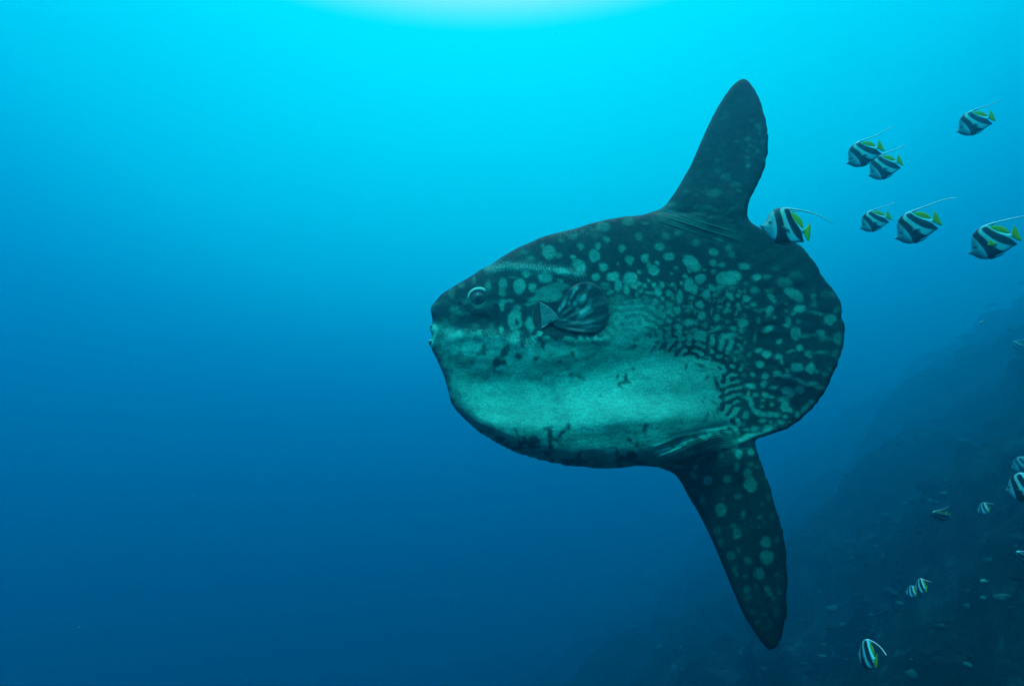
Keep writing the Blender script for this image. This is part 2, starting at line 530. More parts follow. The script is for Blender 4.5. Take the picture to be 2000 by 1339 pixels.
def height(x, y, d):
    """half thickness of the fish in photograph units; d = distance to the outline"""
    tr = bil(T, x, y)
    back = 1 - 0.80 * sstep(1290, 1462, x)
    low = 1 + 0.29 * sstep(740, 850, y)
    trunk_h = 80 * tr * back * low
    edge = np.sqrt(1 - (1 - np.clip(d / 9.0, 0, 1)) ** 2)
    edge2 = np.sqrt(1 - (1 - np.clip(d / 30.0, 0, 1)) ** 2)
    fin = 8.0 * edge + 6.0 * edge2
    # fin bases swell into the trunk
    fin = fin + 10 * gaus(y - 410, 50) * edge2 * sstep(1260, 1310, x) * (1 - sstep(1430, 1475, x))
    fin = fin + 9 * gaus(y - 890, 45) * edge2 * sstep(1280, 1320, x) * (1 - sstep(1440, 1490, x))
    k = 7.0
    h = k * np.logaddexp(trunk_h / k, fin / k) - k * np.log(2) * np.exp(-(trunk_h + fin) / 20)
    h = np.where(d <= 0, 0, h) * np.clip(d / 2.0, 0, 1) ** 0.5
    em = sstep(0, 40, d)
    fade = sstep(860, 960, x) * (1 - sstep(1290, 1420, x))
    h = h - 14 * gaus(line_d(GROOVE, x, y), 34) * em * fade
    h = h + 12 * gaus(np.hypot((x - 1215) / 4.0, y - 808), 30)
    h = h + 7 * gaus(line_d([(925, 828), (960, 843), (1020, 862), (1100, 876), (1200, 882), (1290, 872)], x, y), 30) * sstep(0, 26, d)
    bdn, bxx, byy = nearest(BULGE, x, y, closed=False)
    sdb = y - byy - 8
    h = h + 24 * sstep(-40, 17, sdb) * gaus(np.maximum(sdb, 0), 240) * sstep(0, 14, d) * sstep(850, 1000, x) * (1 - sstep(1300, 1430, x))
    h = h + 4.5 * gaus(line_d(BROW, x, y), 9) * sstep(2, 22, d)
    h = h + 4 * gaus(line_d(CHEEK, x, y), 12) * em
    h = h - 6 * gaus(np.hypot((x - 945) / 1.5, y - 625), 18) * em
    h = h + 6 * gaus(line_d(SHOULDER, x, y), 12)
    # socket swelling round the eye, small nostril
    de = np.hypot(x - 935, y - 584)
    h = h + 10 * gaus(de, 31) - 14 * gaus(de, 17)
    h = h - 3 * gaus(np.hypot(x - 898, y - 593.5), 2.6) + 1.6 * gaus(np.hypot(x - 899, y - 589), 3.5)
    # pit the pectoral fin sits in
    h = h - 5 * gaus(np.hypot((x - 1120) / 1.6, y - 612), 34)
    # mouth
    h = h + 3.0 * gaus(np.hypot(x - 848, y - 643), 7) + 2.0 * gaus(np.hypot(x - 846, y - 672), 9)
    # creases where the back fin folds on the trunk
    u = (x - 1290) * 0.31 - (y - 408) * 0.95             # across the folds
    v = (x - 1290) * 0.95 + (y - 408) * 0.31             # along them
    m = sstep(-6, 25, v) * (1 - sstep(120, 178, v)) * sstep(-36, -26, u) * (1 - sstep(8, 18, u))
    wob = u + 2.2 * vnoise(v / 34, u / 20 + 50, 91)
    h = h + m * (1.0 * np.sin(wob * 1.05) + 0.5 * np.sin(wob * 0.55 + 1)) * (0.35 + 1.3 * vnoise(v / 25, u / 6 + 9, 92))
    h = h - 3 * gaus(u + 22, 9) * sstep(20, 80, v) * (1 - sstep(130, 190, v))
    # creases where the lower fin folds
    dF, fx_, fy_ = nearest(FORE, x, y, closed=False)
    sg = np.sign((y - fy_) + 0.001) * dF
    along = (fx_ - 1275) / 175
    m = gaus(sg - 2, 20) * sstep(0, .12, along) * (1 - sstep(.75, 1.0, along))
    wob = sg * (1 + 0.9 * along) + 3.0 * vnoise(fx_ / 30, sg / 9 + 30, 93)
    h = h + m * (1.9 * np.sin(wob * 0.85))
    h = h + 5 * gaus(sg + 2, 9) * sstep(0, .1, along) * (1 - sstep(.55, .9, along)) - 5 * gaus(sg + 16, 10) * sstep(0, .3, along) * (1 - sstep(.8, 1, along))
    upl = line_d([(1280, 872), (1330, 853), (1380, 842), (1425, 836)], x, y)
    h = h + 2.6 * gaus(upl, 3.5)
    # lit shelf at the root of the lower fin
    h = h + 7 * gaus(line_d([(1445, 868), (1465, 860), (1490, 856), (1505, 851)], x, y + 4), 7) * sstep(0, 9, d)
    # ribs of the clavus and gentle unevenness of the hide
    ang = np.arctan2(y - 650, x - 1330)
    cl = sstep(1440, 1500, x) * ((y > 450) & (y < 860))
    h = h + cl * 0.5 * np.sin(ang * 46 + 4 * vnoise(x / 50, y / 50, 95)) * sstep(0, 14, d)
    h = h + 5.0 * (fbm(x / 75, y / 48, 97, 3) - 0.5) * em * (1 - cl * 0.5) + 1.6 * (fbm(x / 17, y / 12, 98, 3) - 0.5) * sstep(0, 16, d)
    # faint fin rays running out along both tall fins
    fr = sstep(0, 18, d) * (1 - sstep(330, 400, y))
    h = h + 0.16 * fr * np.sin(((x - 1380) * 0.93 + (y - 420) * 0.36 + 6 * vnoise(x / 60, y / 60, 311)) * 0.62)
    fr = sstep(0, 18, d) * sstep(930, 990, y)
    h = h + 0.16 * fr * np.sin(((x - 1400) * 0.93 - (y - 900) * 0.34 + 6 * vnoise(x / 60, y / 60, 312)) * 0.6)
    return np.maximum(h, 0)
def bend(x, y):
    """how far (metres) the middle of the fish lies behind its own middle plane: fins swung, clavus curved"""
    top = np.clip(425 - y, 0, 300) / 270.0
    bot = np.clip(y - 880, 0, 400) / 385.0
    tail = np.clip(x - 1440, 0, 300) / 205.0
    return 0.16 * top ** 1.5 + 0.24 * bot ** 1.3 + 0.05 * tail ** 2

# ---- markings
def blobs(x, y, L, soft=2.7, warp=None):
    P = np.zeros(x.shape)
    for e in L:
        cx, cy, rx, ry = e[:4]
        it = e[4] if len(e) > 4 else 1.0
        an = R(e[5]) if len(e) > 5 else 0.0
        m = (np.abs(x - cx) < rx + ry + 8) & (np.abs(y - cy) < rx + ry + 8)
        dx, dy = x[m] - cx, y[m] - cy
        a = dx * math.cos(an) + dy * math.sin(an)
        b_ = -dx * math.sin(an) + dy * math.cos(an)
        rr = np.sqrt((a / rx) ** 2 + (b_ / ry) ** 2)
        d = (rr - 1) * min(rx, ry)
        P[m] = np.maximum(P[m], it * (1 - sstep(-soft, soft, d)))
    return P
A_, B_, C_, D_, E_, F_ = (820, 400, 4.762), (1220, 380, 4.32), (820, 640, 4.32), (1220, 640, 4.32), (1270, 140, 4.185), (1260, 840, 3.042)
K_ = (1300, 620, 9.565)
def sc(L, o):
    return [(o[0] + e[0] / o[2], o[1] + e[1] / o[2], e[2] / o[2], e[3] / o[2], *e[4:]) for e in L]
SPOTS = sc([(1200,445,65,60,.8),(1145,380,25,25,.6),(1320,330,25,20,.6),(1295,470,38,25,.6),(1430,290,40,25,.4),(1495,385,32,30,.8),(1620,470,55,55),(1480,560,68,52,1,30),
    (1430,490,28,22),(1660,385,25,28),(1735,320,32,25,.7),(1700,200,60,40,.6),(1875,400,35,35),(1950,515,42,45),(1710,578,45,35,1,20),(1638,665,36,38),(1800,670,58,48),(1945,685,55,65),
    (1325,620,65,28,1,15),(1170,680,65,52),(990,645,42,30,.9),(1305,700,22,16,1,20),(925,755,55,68),(770,730,40,55,.8),(765,800,38,55,.6),(635,750,25,48,.6),(505,700,20,30,.5),
    (390,750,25,25,.45),(295,830,30,50,.3),(1030,500,35,25,.5),(1840,545,12,12),(970,440,40,20,.35),(1940,160,55,40,.5),(1850,735,35,30),(1845,770,35,30,.9),(1725,755,45,30,.5),(1780,810,25,25,.6),
    (1920,790,28,45,.7),(1850,860,40,30,.5),(860,680,25,8,.8),(1045,770,30,45,.9,25),(1200,830,130,72,.75),(1290,760,90,40,.6),(1120,860,120,40,.65,-20),(1040,900,70,26,.7,-30),
    (790,930,60,58),(830,893,46,18),(905,960,38,30),(880,1070,72,100),(1020,1120,38,72),(755,1155,30,38,.6),(1120,540,20,14,.4),(320,960,40,25,.45,-20),(370,1000,30,22,.4),(560,830,90,16,.3)], A_)
SPOTS += sc([(120,355,30,35,.5),(345,350,32,25,.6),(445,325,32,22,.65),(290,438,40,27,.8),(175,237,20,12,.7),(595,405,40,25,.6),(800,380,35,22,.5),(750,490,38,33,.9),(880,450,28,30,.5),(905,500,30,32,.5,20),(42,555,35,38),
    (170,535,36,35),(372,525,45,28),(278,572,20,17),(205,590,16,22),(245,632,48,38,1,30),(437,613,20,13),(122,652,17,17),(397,665,13,13),(565,577,88,50,1,35),(745,577,32,25,.9),(815,590,35,18,.8),
    (1010,605,50,33,.85),(50,705,50,55),(545,645,14,10),(670,635,18,15,.6),(750,650,20,17,.9),(508,690,17,17),(640,708,45,42),(545,760,42,58),(580,790,34,46),(835,705,62,48),(910,690,66,48),(870,735,80,32),(800,780,40,16,.9),
    (900,785,35,13,.6),(1115,698,38,25,.95),(1205,698,30,20,.5),(735,785,30,25),(1020,750,18,15,.5),(1095,800,38,30,.6),(200,722,13,12),(80,765,35,25),(125,750,20,20),(165,770,20,18),
    (243,763,20,20),(313,760,18,22),(408,763,20,20),(480,748,12,12),(1350,735,70,40,.4),(1270,620,40,20,.3),(1450,680,60,30,.25),(15,800,22,40),(283,825,33,35),(210,828,35,15),
    (375,830,20,25),(140,815,17,14),(468,860,30,60),(690,840,30,37,1,-20),(765,835,17,14),(890,857,30,32),(957,853,15,15),(1030,873,28,28),(570,870,16,20),(325,873,13,15),(405,873,13,13),
    (108,895,22,25,.8),(635,930,32,32),(790,895,15,15),(720,893,10,10),(875,930,18,18),(953,937,20,18),(1083,925,25,17),(1030,945,14,10),(370,930,35,25,.85),(260,905,30,25,.75),(445,970,35,32,.95),
    (285,1000,35,35,.85),(373,990,32,22,.9),(60,985,45,40,.8),(855,975,22,20),(545,975,14,25,.6),(800,950,15,10),(655,1022,33,37,.9),(778,1037,32,28,.95),(735,970,12,10),(1010,1020,14,14,.5),
    (1105,970,18,14,.5),(540,1077,45,28,1),(580,1082,30,12,1,15),(865,1070,20,20,.6),(1000,1085,42,42,.8,-15),(918,1125,25,20,.85),(980,1145,22,20,.8),(685,1100,20,14,.7,-20),(455,1115,32,26),(465,1165,22,45),(465,1215,25,32),
    (575,1150,20,20,.6),(380,1110,18,18,.6),(360,1065,20,15,.6),(300,1190,28,40),(375,1215,26,36),(378,1170,14,25),(545,1210,20,36),(640,1190,58,48),(150,960,20,14,.6),(160,1040,24,30,.6),(210,1030,24,40,.7),
    (735,1240,20,52,1,18),(785,1125,42,20,1,-22),(735,1150,28,8,1,-25),(875,1190,62,19,1,-8),(825,1245,22,62,1,18),(900,1240,22,30,1,30),(880,1290,22,50,1,18),
    (1235,865,30,25,.8),(1260,895,20,15,.8),(1425,835,95,38,.8,30),(1480,880,30,30,.7),(1595,858,22,20,.5),(1475,965,55,30,.9,-15),(1425,998,30,12,.8,-15),(1355,975,12,10,.6),(1365,920,18,12,.5),(1605,910,25,30,.35),
    (1625,1000,60,15,.75,10),(1735,1050,50,50,.75),(1790,970,30,25,.4),(1375,1065,22,40,.9),(1365,1100,30,14,.9),(1465,1065,20,15,.6),(1210,1135,48,25,.9,-30),(1445,1170,45,55,.85),(1500,1195,50,16,.85,10),
    (1655,1170,38,32,.75),(1690,1195,22,14,.7),(1800,1210,40,50,.5),(1130,1060,12,25,.6),(1100,1205,13,42,.7),(1020,1240,12,12,.8),(985,1300,15,15),(1720,840,60,34,.25),
    (1220,985,26,40,.75,20),(1270,1035,15,15,.8),(1150,980,30,10,.5,-20),(1220,810,40,18,.3)], B_)
SPOTS += sc([(1125,188,35,20),(1197,222,42,35),(1303,118,27,18,.95,-30),(1295,240,30,26),(1318,280,12,32,1,-15),(1475,170,30,22,.95),(1400,198,35,13,.95,-15),(1545,210,26,20,.8,30),(1570,240,18,16,.8),(1645,210,55,11,.8),
    (1137,310,40,27),(1450,340,55,38),(1565,345,42,40),(1575,310,16,24),(1620,365,24,10),(1285,388,35,30),(1355,400,60,13,1,12),(1375,360,16,22,.9),(1480,450,52,16,1,22),(1575,475,55,18,.95,-5),
    (1650,500,42,14,.7,10),(1690,388,25,20,.6),(1730,345,22,20,.5),(1185,402,32,30,.8),(1080,398,24,17,.75),(1055,492,52,21,1,6),(1170,472,28,25,1),(1262,502,25,10,1),(1375,530,50,32),(1475,520,45,30),
    (1035,600,45,30),(1105,565,24,20),(1042,555,14,32),(1185,570,28,22),(1235,585,28,13),(1070,640,20,40,1,-20),(1090,690,16,22),(1340,600,55,22),(1400,570,45,18,1,-35),(1350,660,36,46,1,20),(1390,690,30,22,1,25),
    (1155,660,14,14),(1240,650,13,18,.8),(1165,615,14,11),(1115,710,32,18),(1215,728,95,22,1,5),(1280,740,28,22),(1360,748,18,14),(1455,735,25,28),(1530,670,60,20,1,-45),(1580,625,26,18,.8),
    (1785,215,35,30,.5),(1800,262,20,25,.5),(1025,735,32,34,.8),(1160,785,30,18),(1230,795,14,14,.9),(1325,797,35,18),(1270,817,17,13),(1395,797,22,10),(1350,835,30,12),(1025,855,25,14),(1100,850,35,24),
    (1215,850,55,33),(1275,857,20,12),(880,870,60,12,.6,-12),(1060,900,60,16,.9,-15),(1150,900,50,14,1,-10),(1700,90,60,20,.35),(1585,60,70,16,.4,10),(960,800,26,34,.7),(920,740,20,20,.5),  # long ones at the lower fin's root paint its lit ridge pale
    (355,1130,50,25,.6,-20),(440,1095,40,16,.7,-20),(640,1100,60,12,.5,-20),(560,1060,40,8,.6,-20)], D_)
SPOTS += sc([(1265,700,55,75,.55,15),(1400,700,28,95,.55,18),(1570,690,40,50,.55),(1500,830,60,16,.35,40)], K_)
SPOTS += sc([(555,140,22,26),(627,130,20,17),(625,70,18,9),(595,46,14,7),(570,54,14,6),(550,97,7,7),(445,140,18,20,.55),(545,220,14,24,.6),(625,200,18,13,.5),(665,215,12,12,.35),(610,255,27,32,.8),(625,320,37,48,.85),
    (372,297,25,25,.8),(487,290,23,25,.65),(285,265,22,25,.4),(300,215,15,15,.5),(340,410,18,25,.4),(285,350,15,15,.2),(465,405,10,12,.45),(552,392,22,20,.6),(450,470,36,38,.95),(585,500,17,23,.7),
    (430,595,25,25,.35),(527,567,15,17,.6),(547,610,23,30,.8),(450,660,20,25,.45),(680,518,10,10,.7),(708,540,12,10,.4),(678,573,7,7,.5),(750,510,18,18,.3),(695,432,10,12,.35),(717,663,33,31),
    (725,752,41,46),(677,850,38,36,.85),(610,772,22,25,.75),(555,712,14,15,.55),(510,740,25,25,.6),(530,820,15,20,.55),(543,855,15,18,.55),(785,648,17,20,.4),(783,855,12,12,.5),(595,862,14,12,.4),
    (605,943,22,23,.7),(610,995,28,18,.45),(728,945,17,22,.6),(740,968,18,18,.55),(760,1000,18,15,.5),(795,957,16,16,.4),(640,1070,20,18,.35),(707,1087,13,12,.5),(783,1080,18,30,.3),(668,1138,20,18,.3),
    (740,1155,14,30,.25),(710,1170,25,14,.25),(660,922,10,8,.45),(730,395,14,20,.3),(130,185,40,22,.7,-10),(190,215,30,16,.4)], F_)
SPOTS += sc([(830,398,12,10,.6),(885,450,25,25,.32),(895,505,20,12,.5,-20),(797,545,32,20,.55),(707,577,18,12,.45),(858,567,16,10,.5),(825,610,25,16,.5),(880,648,20,14,.6),(925,570,14,10,.35),
    (800,650,16,14,.45),(800,705,20,10,.6),(795,740,8,7,.6),(800,770,22,17,.6),(545,730,25,20,.25),(550,810,25,20,.28),(620,860,40,30,.3),(700,925,45,20,.38),(730,970,20,14,.5),(600,380,50,16,.2),
    (620,340,30,12,.2),(295,980,22,14,.4),(370,1000,15,14,.4),(175,1085,30,20,.45),(520,990,70,34,.35),(760,1110,20,15,.35),(930,725,20,20,.35),(700,1100,110,10,.3,-35),(760,1040,90,8,.25,-40),(450,1110,80,20,.25),(560,1130,60,14,.25)], E_)
# pale flank and belly
BELLY = [(846, 640), (862, 634), (882, 640), (900, 650), (935, 652), (975, 655), (1005, 640), (1022, 648), (1040, 656), (1075, 654), (1130, 662), (1186, 650), (1196, 612), (1215, 592), (1244, 590), (1262, 618), (1282, 650), (1290, 676),
         (1312, 684), (1345, 690), (1385, 692), (1410, 706), (1424, 724), (1412, 742), (1412, 768), (1408, 792), (1428, 812), (1436, 832), (1420, 842), (1360, 858), (1320, 880), (1300, 898), (1262, 912), (1167, 918), (1050, 900),
         (970, 868), (912, 830), (872, 785), (868, 745), (850, 700), (838, 670)]
DARK = sc([(830,240,34,32),(980,260,24,20,.9),(1045,145,22,36),(1010,105,40,24,.9,35),(870,140,28,26,.9),(870,60,26,70),(720,40,50,80,.9),(715,200,24,75,1,32),(650,285,34,42),(700,290,45,20),(625,330,9,40),
    (480,100,40,32,.7),(545,180,22,46,.8),(470,222,60,13,.6),(330,190,36,46,.6),(1285,215,20,28,.85),(1240,240,34,8,.7,-25),(1170,290,20,14,.8),(1100,232,15,8,.8),(1405,262,15,8,.8),(1180,85,22,9),(1460,118,18,14,.8),
    (1350,412,30,12,.8,20),(1385,432,15,10,.7),(1240,340,12,10,.8),(1285,400,30,18,.6),(1738,425,10,32),(1725,452,38,11,1,-10),(1692,475,13,28,1,20),(1705,492,18,7,1,35),(1668,410,12,16),(1760,455,14,12),(1805,342,14,10),(1520,570,7,6),
    (1900,830,16,28,.85,20),(1893,875,9,34,.85),(1770,945,18,22),(1835,985,11,26),(1665,1050,12,34),(1350,1062,9,34,1,15),
    (680,945,48,34),(735,985,30,20),(830,1015,90,18),(880,965,60,58),(960,965,75,58),(1075,850,30,12),(1110,835,24,10),(1095,895,22,50),(1105,975,13,100),(1150,945,42,13),(1195,890,15,60,1,35),(1250,835,16,26,1,30),
    (1080,1060,34,30),(825,890,9,44,1,-25),(900,915,16,34,1,-20),(1000,1045,90,10),(1230,1115,44,18,.9),(1310,1130,80,22,.9),(1395,1130,24,16,.9),(1328,1085,9,34,.9,15),(1690,1110,36,30),(1760,1110,60,26),(1790,1080,44,44,1,30),
    (1850,1135,56,20),(1690,1165,30,18),(1940,60,16,24,.8),(1985,170,30,9,.8,-40),(1800,165,22,10,.9,30),(1830,95,18,8,.8),
    (330,250,150,100,.45),(180,300,90,190,.45,-20),(290,620,60,110,.4),(420,760,130,60,.4,35),(560,830,90,50,.45,35),(220,230,90,200,.3,-25)], C_)
DARK += sc([(900,1090,20,28),(930,905,40,36),(820,960,40,60,.9),(690,930,50,120,.8),(940,900,60,14,.9),(975,1010,20,80,.9),(990,1180,20,90,.9,-20),(560,1050,165,105,.85),(800,1180,40,70,.7),(640,1200,60,20,.5),  # wide blob below the eye: socket shade painted in, with dark pigment
            (160,1010,50,14,.7,-20),(420,880,110,32,.55,-10)], A_)
DARK += sc([(240,180,10,32,.9,35),(340,170,9,40),(430,185,11,34,1,25),(550,222,50,16),(615,245,22,12,1,30),(745,255,12,34,1,25),(690,262,30,11),(520,320,9,26,1,40),(640,320,40,13,.9,15),(690,420,14,26,.8,35),
            (700,205,16,26,1,10),(660,245,30,12,1,-10),(840,290,36,13,1,-20),(780,480,22,60,.95,-15),(80,160,14,24,.8),(45,165,8,8,.8),(85,340,10,8),(10,425,16,36),(170,850,18,34,.9,15),(285,850,14,12,.7),
            (35,940,18,18),(105,980,12,24),(60,1080,40,30),(660,500,16,10,.7),(650,620,10,8,.7),(680,590,10,10,.7),(830,560,18,60,.9),(830,610,10,30),(790,690,18,40,.7,20),(690,750,12,50,.7,25),(750,740,8,30,.7),
            (1010,640,44,50,.9),(760,630,30,9,.8,30),(660,360,30,8,.6),(480,385,24,6,.5),(730,350,24,8,.7)], D_)
HOLES = sc([(1045,985,37,34,.8),(890,1000,14,12,.7),(900,1005,12,10,.7),(850,940,20,20,.7),(990,985,14,12,.8),(1150,880,26,30,.6),(430,180,90,62,.85),(300,180,50,40,.7),(765,290,38,44,.9),(680,20,18,20,.7),(950,1050,80,22,.5),
    (1740,1150,50,16,.7),(905,920,10,26,.5)], C_)
HOLES += sc([(755,1155,24,32,.75),(600,910,40,22,.2)], A_)
# maze of pigment between back and belly: Swift-Hohenberg pattern growth, biased from spots to maze to dark flecks
mcs = 2.4
mgx, mgy = np.meshgrid(np.arange(1120, 1120 + 160 * mcs, mcs), np.arange(540, 540 + 150 * mcs, mcs))
_bel = np.array(BELLY)
_d, _, _ = nearest(_bel, mgx.ravel(), mgy.ravel())
_sd = np.where(inside(_bel, mgx.ravel(), mgy.ravel()), _d, -_d).reshape(mgx.shape)
_bias = np.where(_sd > 0, np.clip(_sd / 30.0, 0, 1) * (0.62 - 0.52 * (1 - sstep(625, 680, mgy))), np.clip(_sd / 70.0, -1, 0) * 0.24) + 0.10 * (fbm(mgx / 30, mgy / 30, 61, 2) - 0.5) * 2
_k = 2 * math.pi * np.fft.fftfreq(150, mcs)[:, None], 2 * math.pi * np.fft.fftfreq(160, mcs)[None, :]
_k0 = 2 * math.pi / 14.5
_k2 = ((_k[1] * 1.12) ** 2 + (_k[0] * 0.85) ** 2) / _k0 ** 2
_L = 0.45 - (1 - _k2) ** 2
_g = np.random.default_rng(411)
MZ = 0.4 * _g.standard_normal(mgx.shape)
for _ in range(160):
    MZ = np.real(np.fft.ifft2((np.fft.fft2(MZ + 0.35 * (_bias * 1.6 - MZ ** 3))) / (1 - 0.35 * _L)))
def maze(x, y):
    fx = np.clip((x - 1120) / mcs, 0, 158.99)
    fy = np.clip((y - 540) / mcs, 0, 148.99)
    i, j = fx.astype(int), fy.astype(int)
    a, b_ = fx - i, fy - j
    v = (MZ[j, i] * (1 - a) + MZ[j, i + 1] * a) * (1 - b_) + (MZ[j + 1, i] * (1 - a) + MZ[j + 1, i + 1] * a) * b_
    return sstep(-0.10, 0.16, v)
def pattern(x, y, d):
    wx = x + 3.4 * (fbm(x / 9, y / 9, 101, 3) - 0.5) * 2
    wy = y + 3.4 * (fbm(x / 9 + 70, y / 9 + 20, 103, 3) - 0.5) * 2
    bel = np.array(BELLY)
    dist, _, _ = nearest(bel, wx, wy)
    sd = np.where(inside(bel, wx, wy), dist, -dist)
    sd = sd + 16 * (fbm(x / 13, y / 13, 105, 2) - 0.5) * 2
    sf = 1.5 + 16 * (1 - sstep(870, 960, x))
    base = sstep(-sf, sf, sd) * 0.78 * (1 - 0.38 * sstep(0.50, 0.66, fbm(x / 30 + 3, y / 16 + 8, 119, 4)) * (1 - 0.7 * gaus(y - 792, 40)))
    # fine dapples between the surveyed spots
    n = fbm(wx / 5.2 + 200, wy / 5.2 + 90, 107, 2)
    dap = sstep(0.66, 0.70, n) * sstep(1100, 1220, x) * (1 - sstep(1440, 1470, x)) * sstep(540, 570, y) * (y < 830) * 0.42
    zone = sstep(1150, 1215, x) * (1 - sstep(1440, 1462, x)) * sstep(575, 600, y) * (1 - sstep(835, 860, y)) * (1 - sstep(52, 78, np.abs(sd)))
    base = base * (1 - zone) + zone * (0.80 - (1 - maze(wx, wy)) * (0.80 - 0.22 * sstep(0, -40, -sd)) * (0.45 + 0.55 * sstep(1230, 1330, x + 0.4 * (y - 650)))) * (0.55 + 0.45 * sstep(-50, 10, sd))
    P = np.maximum(base, dap * (1 - zone))
    P = np.maximum(P, 0.64 * blobs(wx, wy, SPOTS))
    P = P * (1 - blobs(wx, wy, DARK))
    P = np.maximum(P, blobs(wx, wy, HOLES))
    # spots sink into the pigment towards the back
    P = P * (0.62 + 0.38 * sstep(440, 540, y))
    P = np.where(y < 440, blobs(wx, wy, SPOTS) * 0.42, P)
    mot = fbm(x / 26, y / 20, 111, 4)
    P = P * (0.72 + 0.56 * mot)
    face = (1 - sstep(1010, 1090, x)) * sstep(545, 600, y) * (1 - sstep(700, 790, y))
    P = P + face * 0.55 * (fbm(x / 15, y / 12, 115, 4) - 0.5)
    P = P + 0.30 * gaus(line_d(BROW, x, y), 8) + 0.16 * gaus(line_d([(880, 655), (1000, 652)], x, y), 9)  # brow and cheek highlights painted in as paler skin
    P = P + 0.14 * (fbm(x / 7, y / 5, 117, 3) - 0.5)
    P = P * (1 - 0.22 * sstep(1170, 1200, x) * (1 - sstep(640, 690, y)) * sstep(570, 600, y) * (1 - sstep(1290, 1330, x)))
    P = P * (1 - 0.35 * sstep(930, 1010, y))
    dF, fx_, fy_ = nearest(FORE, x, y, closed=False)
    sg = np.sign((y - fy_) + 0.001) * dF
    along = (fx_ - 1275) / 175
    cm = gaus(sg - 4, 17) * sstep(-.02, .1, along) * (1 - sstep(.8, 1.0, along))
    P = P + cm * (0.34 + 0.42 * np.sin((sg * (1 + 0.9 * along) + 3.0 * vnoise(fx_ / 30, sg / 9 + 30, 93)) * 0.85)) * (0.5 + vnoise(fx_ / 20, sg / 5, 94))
    P = P + 0.45 * gaus(line_d([(1440, 868), (1468, 862), (1500, 852)], x, y), 12)  # glow along the lower fin's root, painted pale
    cm = gaus(line_d([(1295, 418), (1350, 437), (1430, 458)], x, y), 22)
    P = P + 0.16 * cm * (0.4 + vnoise(x / 30 + y / 90, (y - x * 0.31) / 3.2, 96))
    lip = gaus(np.hypot(x - 848, (y - 643) * 0.8), 9) + gaus(np.hypot(x - 842, (y - 671) * 0.7), 5) + 0.8 * gaus(line_d([(850, 640), (848, 655), (843, 668)], x, y), 4)
    P = np.maximum(P, np.clip(lip, 0, 1) * 1.15)
    mo = gaus(np.hypot(x - 842.5, (y - 650) * 0.9), 3.2)
    return np.clip(P * (1 - 0.9 * mo), 0, 1.2)

m_skin, t, b = new_mat('sunfish_hide', 0.5, 0.045)
pale = attr(t, 'pale')
nA = noise(t, 9, 4, 0.6)
nB = noise(t, 260, 3, 0.7, stretch=(0.45, 1, 1))
nC = noise(t, 90, 3, 0.6, stretch=(0.4, 1, 1))
dk = rampn(t, nA, [(0.3, (.003, .022, .026)), (0.7, (.006, .042, .044))])
pl = rampn(t, nA, [(0.25, (.045, .37, .295)), (0.75, (.065, .50, .395))])
c = mixc(t, pale, dk, pl)
c = mixc(t, 1.0, c, rampn(t, nB, [(0.3, (.50, .50, .50)), (0.7, (1.55, 1.55, 1.55))]), 'MULTIPLY')
c = mixc(t, 1.0, c, rampn(t, nC, [(0.3, (.80, .80, .80)), (0.7, (1.18, 1.18, 1.18))]), 'MULTIPLY')
# pale flecks: painted highlights on brow, cheek, belly, fin root; also scar and lips
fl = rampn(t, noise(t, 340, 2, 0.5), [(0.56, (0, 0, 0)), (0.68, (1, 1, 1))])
fz = attr(t, 'fleck_glint')
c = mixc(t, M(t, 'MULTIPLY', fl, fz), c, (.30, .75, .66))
t.links.new(c, b.inputs['Base Color'])
hb = M(t, 'ADD', M(t, 'MULTIPLY', nB, 0.6), M(t, 'MULTIPLY', nC, 0.8))
bump(t, b, hb, 0.55, 0.004)
t.links.new(rampn(t, nB, [(0.3, (.50, .50, .50)), (0.7, (.72, .72, .72))]), b.inputs['Roughness'])

X, Y, Q, rim, dist = sheet(outl, 1.9)
h = height(X, Y, dist) * PX
h[rim] = 0
bd = bend(X, Y)
ORG = np.array(at_y(1240.0, 665.0, MD), float)
x3, y3, z3 = at_y(X, Y, MD + bd - h)
near = np.stack([x3, y3, z3], 1) - ORG
far = near.copy()
far[:, 1] = (MD + bd + h) - ORG[1]
V, QQ, free = two_sided(X, Y, Q, rim, near, far)
pal = pattern(X, Y, dist)
FLECK = [(900, 652), (960, 658), (1000, 650)]
fle = 1.0 * gaus(np.hypot(X - 1501, (Y - 609) / 1.4), 8) + 0.9 * gaus(np.hypot(X - 848, Y - 642), 7) + 0.6 * gaus(np.hypot(X - 843, Y - 671), 6) + 0.5 * gaus(line_d([(1460, 861), (1505, 851)], X, Y), 5) + 0.9 * gaus(line_d([(880, 655), (960, 660), (1040, 672)], X, Y), 16) + 1.0 * gaus(line_d(BROW, X, Y + 1), 11) + 0.5 * gaus(line_d([(1093, 455), (1160, 452)], X, Y), 10) + 0.8 * gaus(np.hypot((X - 1200) / 2.8, Y - 782), 26) + 0.02  # brow, cheek, belly and fin-root terms brighten the colour as highlights
sunfish = thing('ocean_sunfish', 'huge dark ocean sunfish covered in pale spots, swimming left in mid-water', 'sunfish', Vector(ORG))
body = mesh_np('body', V, QQ, m_skin, sunfish, {'pale': np.concatenate([pal, pal[free]]), 'fleck_glint': np.concatenate([fle, fle[free]])})

def on_fish(u, v, lift):
    """point standing `lift` metres off the near flank at a surveyed place"""
    u, v = np.atleast_1d(np.asarray(u, float)), np.atleast_1d(np.asarray(v, float))
    d, _, _ = nearest(outl, u, v)
    hh = height(u, v, d) * PX
    p = at_y(u, v, MD + bend(u, v) - hh - lift)
    return np.stack(p, 1) - ORG

